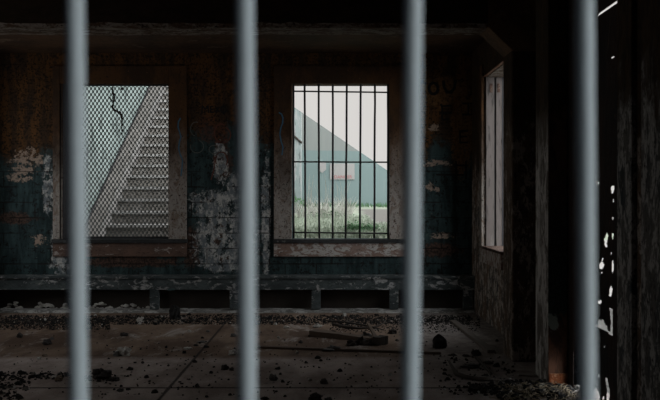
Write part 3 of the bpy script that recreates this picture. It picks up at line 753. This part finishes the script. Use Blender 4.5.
for _ in range(260):
    p = on_floor(rnd.uniform(500, 583), rnd.uniform(387, 404)); a = rnd.uniform(0, 3.14); L = rnd.uniform(.03, .10)
    p.x = min(p.x, XR-.09)
    q = p + Vector((math.cos(a)*L, math.sin(a)*L, 0)); q.x = min(q.x, XR-.03); z0_, z1_ = rnd.uniform(.005, .035), rnd.uniform(.005, .045)
    m.tube([p+Vector((0,0,z0_)), (p+q)/2+Vector((0,0,(z0_+z1_)/2+.008)), q+Vector((0,0,z1_))], [.0018,.0024,.0012], 4)
m.build('straw_litter', M['straw'], label='dry straw litter at foot of the pale door post', cat='straw', kind='stuff')
# pale rubble swept into the left bays
m = MB(); rnd = random.Random(5)
for (a, b, n) in ((-6, 66, 60), (80, 148, 70)):
    for _ in range(n):
        px = rnd.uniform(a, b); s = rnd.uniform(.008, .022)
        m.rock((X(px, 11.95), rnd.uniform(11.96, 12.02), rnd.uniform(.0, .10)*abs(math.sin(px*.11))), s*2, s, s*1.2, rnd.random()*50, 1, .4)
m.build('bay_rubble', M['stone_light'], label='pale rubble swept into the two leftmost ledge bays', cat='rubble', kind='stuff')

# ------------------------------------------------------------------ outside
bm_ = MB(); GX = [-14 + i*1.0 for i in range(29)]; GY = [DW+.25, 13, 14, 15.5, 17, 19, 22, 26, 34, 60]
def gz(x, y):
    if y < 12.6: return .93 if x > -1.3 else .55
    return (.55 if x < -1.3 and y < 20 else .93 + (min(y, 22)-12.4)/9.6*.39) + .03*mnoise.noise(Vector((x*.8, y*.8, 0)))
gv = [[bm_.bm.verts.new((x, y, gz(x, y))) for x in GX] for y in GY]
for j in range(len(GY)-1):
    for i in range(len(GX)-1): bm_.bm.faces.new((gv[j][i], gv[j][i+1], gv[j+1][i+1], gv[j+1][i]))
bm_.build('ground', M['bank'], label='grassy bank outside the back windows', **ST)
MB().box(XR+.25, 14, -14, DW+.25, -.2, -.01).build('ground_side', M['yard'], label='pale yard outside the side window', **ST)
MB().box(-14, XR+.25, -14, YF-.02, -.2, -.01).build('ground_front', M['yard'], label='pale yard in front of the barred opening', **ST)

# stairs going up and away behind the mesh window
SR, SN = .200, .355
sx0, sx1 = -3.516, -1.5
stp = empty('staircase', ((sx0+sx1)/2, 14, 1.0), label='grey concrete staircase climbing away beyond the mesh window', cat='staircase')
def ps(mb, nm, mat, bev=0):
    o = mb.build(nm, mat, bevel=bev); o.parent = stp; o.matrix_parent_inverse = Matrix.Translation(-stp.location); return o
zS = lambda n: 1.096 + SR*n
for n in range(-2, 20):
    y = 14 + SN*n
    ps(MB().box(sx0, sx1, y, y+SN+.02, zS(n)-.6, zS(n)-.045), 'step', M['riser'])
    ps(MB().box(sx0, sx1, y-.03, y+SN, zS(n)-.045, zS(n)), 'tread', M['tread'])
ya, yb = 13.2, 14+SN*20
zl = lambda y: 1.096 + SR/SN*(y-14) + .09
ps(MB().prism([(sx0-.255, ya, zl(ya)-.9), (sx0-.255, ya, zl(ya)), (sx0-.255, yb, zl(yb)), (sx0-.255, yb, zl(yb)-.9)], (0,0,0), (.235, 0, 0)), 'stringer', M['concrete_out'])
ps(MB().prism([(sx0-.02, ya, zl(ya)-.9), (sx0-.02, ya, zl(ya)+.012), (sx0-.02, yb, zl(yb)+.012), (sx0-.02, yb, zl(yb)-.9)], (0,0,0), (.03, 0, 0)), 'inner_edge', M['edge'])
ps(MB().prism([(sx0-.275, ya, zl(ya)-.2), (sx0-.275, ya, zl(ya)+.03), (sx0-.275, yb, zl(yb)+.03), (sx0-.275, yb, zl(yb)-.2)], (0,0,0), (.022, 0, 0)), 'joint_strip', M['iron'])
MB().box(sx0-.60, sx0-.285, 12.8, 30, .6, 12.5).build('mint_wall', M['mint'], label='pale mint green wall rising beside the staircase', cat='wall')

# gable wall with two weathered notice boards
GDp = 22.0
gx0, gx1 = -1.45, 3.0
gsl = lambda x: Z(107, GDp) - (x - X(294, GDp))*62.5/92
gw = MB().prism([(gx0, GDp, 1.0), (gx0, GDp, gsl(gx0)), (gx1, GDp, gsl(gx1)), (gx1, GDp, 1.0)], (0,0,0), (0, .4, 0)).build('gable_wall', M['gable'], label='teal and grey wall with sloping top beyond barred window', cat='wall')
sg = MB().box(X(330, GDp), X(354.5, GDp), GDp-.03, GDp, Z(179.5, GDp), Z(163.5, GDp)).build('notice_board', M['white_board'], label='large faded white notice with red word DANGER on teal wall', cat='sign')
cu = bpy.data.curves.new('lettering', 'FONT'); cu.body = 'DANGER'; cu.size = .105; cu.align_x = 'CENTER'; cu.extrude = .002; cu.offset = .002; cu.space_character = 1.05
to = bpy.data.objects.new('lettering', cu); C.objects.link(to)
bpy.context.view_layer.update()
me = bpy.data.meshes.new_from_object(to.evaluated_get(bpy.context.evaluated_depsgraph_get()))
C.objects.unlink(to); bpy.data.objects.remove(to)
me.materials.clear(); me.materials.append(M['red_letter'])
me.transform(Matrix.Translation((X(343, GDp), GDp-.033, Z(178.3, GDp))) @ Matrix.Rotation(R(90), 4, 'X'))
lo = bpy.data.objects.new('lettering', me); C.objects.link(lo); lo.parent = sg; lo['label'] = 'faded red word DANGER'
pm = [at(*p, GDp) for p in ((318.6,162.6), (326,162.6), (326,169.5), (322.2,173), (318.6,170.5))]
MB().prism([(p.x, GDp-.025, p.z) for p in pm], (0,0,0), (0, .025, 0)).build('notice_plate', M['white_board'], label='small white pointed plate left of the large notice', cat='sign')
# pale pier at left with a dark slanting pipe
PD = 19.0
px0, px1 = -1.40, X(301, PD)
zt0, zt1 = Z(107, PD), Z(112, PD)
MB().prism([(px0, PD, 1.0), (px0, PD, Z(107, PD)+.35), (X(294, PD), PD, zt0), (px1, PD, zt1), (px1, PD, 1.0)], (0,0,0), (0, .5, 0)).build('pale_pier', M['pale_pier'], label='pale pier at left side of the barred window view', cat='pier')
recentre(MB().tube([at(292, 134, PD-.016), at(302, 143, PD-.016)], .022, 8).build('slanting_pipe', M['tin'], label='short dark slanting pipe fixed across the pale pier', cat='pipe'))

# grass and weeds on the bank
def blades(name, mat, n, px, yr, h, w, lean, label, cat, seed):
    rnd = random.Random(seed); m = MB()
    for _ in range(n):
        y = rnd.uniform(*yr); x = X(rnd.uniform(*px), y); z = gz(x, y)-.02
        if name == 'grass' and x > .7 and 15.3 < y < 21: continue
        hh = rnd.uniform(h*.5, h); a = rnd.uniform(-lean, lean); ww_ = w*rnd.uniform(.7, 1.3); b = rnd.uniform(-lean, lean)
        p = [Vector((x, y, z)), Vector((x+a*.4, y+b*.3, z+hh*.6)), Vector((x+a, y+b, z+hh))]
        m.tube(p, [ww_, ww_*.8, ww_*.25], 3, cap=False)
    return m.build(name, mat, label=label, cat=cat, kind='stuff')
blades('grass', M['grass'], 4200, (288, 400), (12.6, 17.5), .10, .006, .06, 'short pale green grass growing outside the barred window', 'grass', 21)
blades('dry_weeds', M['dry_weed'], 230, (296, 352), (16.5, 19.0), .42, .006, .22, 'dry straw-coloured weeds growing before the teal wall', 'weeds', 22)
blades('tall_weed_stalks', M['dry_weed'], 26, (306, 346), (18.0, 20.5), .95, .006, .18, 'tall thin dry stalks rising against the teal wall', 'weeds', 23)
blades('wall_foot_grass', M['leaf'], 400, (298, 395), (21.2, 21.9), .14, .008, .05, 'darker green grass along foot of the teal wall', 'grass', 24)
def shrub(c, r, h, n, label, seed):
    rnd = random.Random(seed); m = MB()
    for _ in range(n):
        p = Vector((c[0]+rnd.gauss(0, r*.45), c[1]+rnd.gauss(0, r*.4), c[2]+abs(rnd.gauss(0, h*.45))))
        s = rnd.uniform(.018, .04); a, b = rnd.uniform(0, 6.28), rnd.uniform(-.8, .8)
        u = Vector((math.cos(a), math.sin(a), b)).normalized()*s; v_ = u.cross(Vector((0,0,1))).normalized()*s*.45
        q = [m.bm.verts.new(k) for k in (p-u, p+v_, p+u, p-v_)]
        w2 = [m.bm.verts.new(k + Vector((0,0,.004))) for k in (p-u, p+v_, p+u, p-v_)]
        m.bm.faces.new(q); m.bm.faces.new(w2)
        for k in range(4): m.bm.faces.new((q[k], q[(k+1)%4], w2[(k+1)%4], w2[k]))
    for _ in range(10):
        m.tube([Vector((c[0]+rnd.gauss(0, r*.15), c[1], c[2]-.04)), Vector((c[0]+rnd.gauss(0, r*.4), c[1]+rnd.gauss(0, r*.2), c[2]+h*.6))], [.006,.003], 4)
    return recentre(m.build('shrub', M['leaf'], label=label, cat='shrub'))
def bank_at(px, py):
    for k in range(1200):
        y = 12.4 + k*.01
        if at(px, py, y).z <= gz(X(px, y), y): return at(px, py, y)
    return at(px, py, 18)
b = bank_at(355, 232); shrub((b.x, b.y, gz(b.x, b.y)), .20, .13, 520, 'low dark green shrub outside, left of its paler neighbour', 31)
b = bank_at(369, 231); shrub((b.x, b.y, gz(b.x, b.y)), .16, .10, 380, 'smaller low green shrub at lower right of barred window', 32)
b = bank_at(330, 217); shrub((b.x, b.y, gz(b.x, b.y)), .45, .12, 260, 'sparse grey-green shrub among the dry weeds', 33)
b = bank_at(300, 214)
m = MB(); rnd = random.Random(8)
for k in range(7):
    e = Vector((b.x+rnd.uniform(-.12, .12), b.y, b.z+rnd.uniform(.12, .34))); m.tube([Vector((b.x, b.y, b.z-.03)), (Vector((b.x, b.y, b.z))+e)/2+Vector((0,0,.05)), e], [.007,.005,.003], 4)
    for q in range(3):
        c_ = e + Vector((rnd.uniform(-.03,.03), 0, rnd.uniform(-.05,.02))); m.rock((c_.x, c_.y, c_.z), .022, .01, .03, k*3+q, 1, .4)
recentre(m.build('leafy_sprig', M['leaf'], label='little green leafy sprig at left edge of barred window', cat='plant'))

# ------------------------------------------------------------------ light: overcast sky, brighter behind and to the right of the camera
W = bpy.data.worlds.new('overcast'); bpy.context.scene.world = W; W.use_nodes = True
wn, wl = W.node_tree.nodes, W.node_tree.links
bg = wn['Background']
tc = wn.new('ShaderNodeTexCoord')
dot = wn.new('ShaderNodeVectorMath'); dot.operation = 'DOT_PRODUCT'; wl.new(tc.outputs['Generated'], dot.inputs[0])
dot.inputs[1].default_value = Vector((.66, -.66, .36)).normalized()
mr = wn.new('ShaderNodeMapRange'); mr.interpolation_type = 'SMOOTHSTEP'
wl.new(dot.outputs['Value'], mr.inputs['Value'])
mr.inputs['From Min'].default_value = -.35; mr.inputs['From Max'].default_value = 1.0
mr.inputs['To Min'].default_value = 0; mr.inputs['To Max'].default_value = 1
mx = wn.new('ShaderNodeMix'); mx.data_type = 'RGBA'; wl.new(mr.outputs['Result'], mx.inputs['Factor'])
mx.inputs[6].default_value = (.685, .665, .64, 1); mx.inputs[7].default_value = (4.6, 4.8, 4.95, 1)
wl.new(mx.outputs[2], bg.inputs['Color']); bg.inputs['Strength'].default_value = 1.0

def portal(name, loc, rot, sx, sy):
    L = bpy.data.lights.new(name, 'AREA'); L.shape = 'RECTANGLE'; L.size = sx; L.size_y = sy; L.cycles.is_portal = True
    o = bpy.data.objects.new(name, L); C.objects.link(o); o.location = loc; o.rotation_euler = rot
portal('portal_front', ((FO[0]+FO[1])/2, YF-.02, (FO[2]+FO[3])/2), (R(90), 0, 0), FO[1]-FO[0], FO[3]-FO[2])
portal('portal_left_window', (sum(LW)/2, DW+.27, sum(WZ)/2), (R(-90), 0, 0), LW[1]-LW[0], WZ[1]-WZ[0])
portal('portal_right_window', (sum(RW)/2, DW+.27, sum(WZ)/2), (R(-90), 0, 0), RW[1]-RW[0], WZ[1]-WZ[0])
for i, (a, b) in enumerate(LWY):
    portal('portal_added_window', (XL-.27, (a+b)/2, sum(LWZ)/2), (0, R(-90), 0), LWZ[1]-LWZ[0], b-a)
portal('portal_side_window', (XR+.27, sum(RWY)/2, sum(RWZ)/2), (0, R(90), 0), RWZ[1]-RWZ[0], RWY[1]-RWY[0])

# ------------------------------------------------------------------ camera
cam = bpy.data.cameras.new('camera'); co = bpy.data.objects.new('camera', cam); C.objects.link(co)
co.location = (0, 0, EYE); co.rotation_euler = (R(90), 0, 0)
cam.sensor_width = 36; cam.lens = 36*F/660
cam.shift_x = -(CX-330)/660; cam.shift_y = -(200-CY)/660
cam.clip_start = .05; cam.clip_end = 200
cam.dof.use_dof = True; cam.dof.focus_distance = 11.9; cam.dof.aperture_fstop = 5.6
sc = bpy.context.scene; sc.camera = co
sc.view_settings.view_transform = 'Standard'; sc.view_settings.look = 'None'; sc.view_settings.gamma = 1
sc.view_settings.use_curve_mapping = False; sc.view_settings.exposure = 0.0
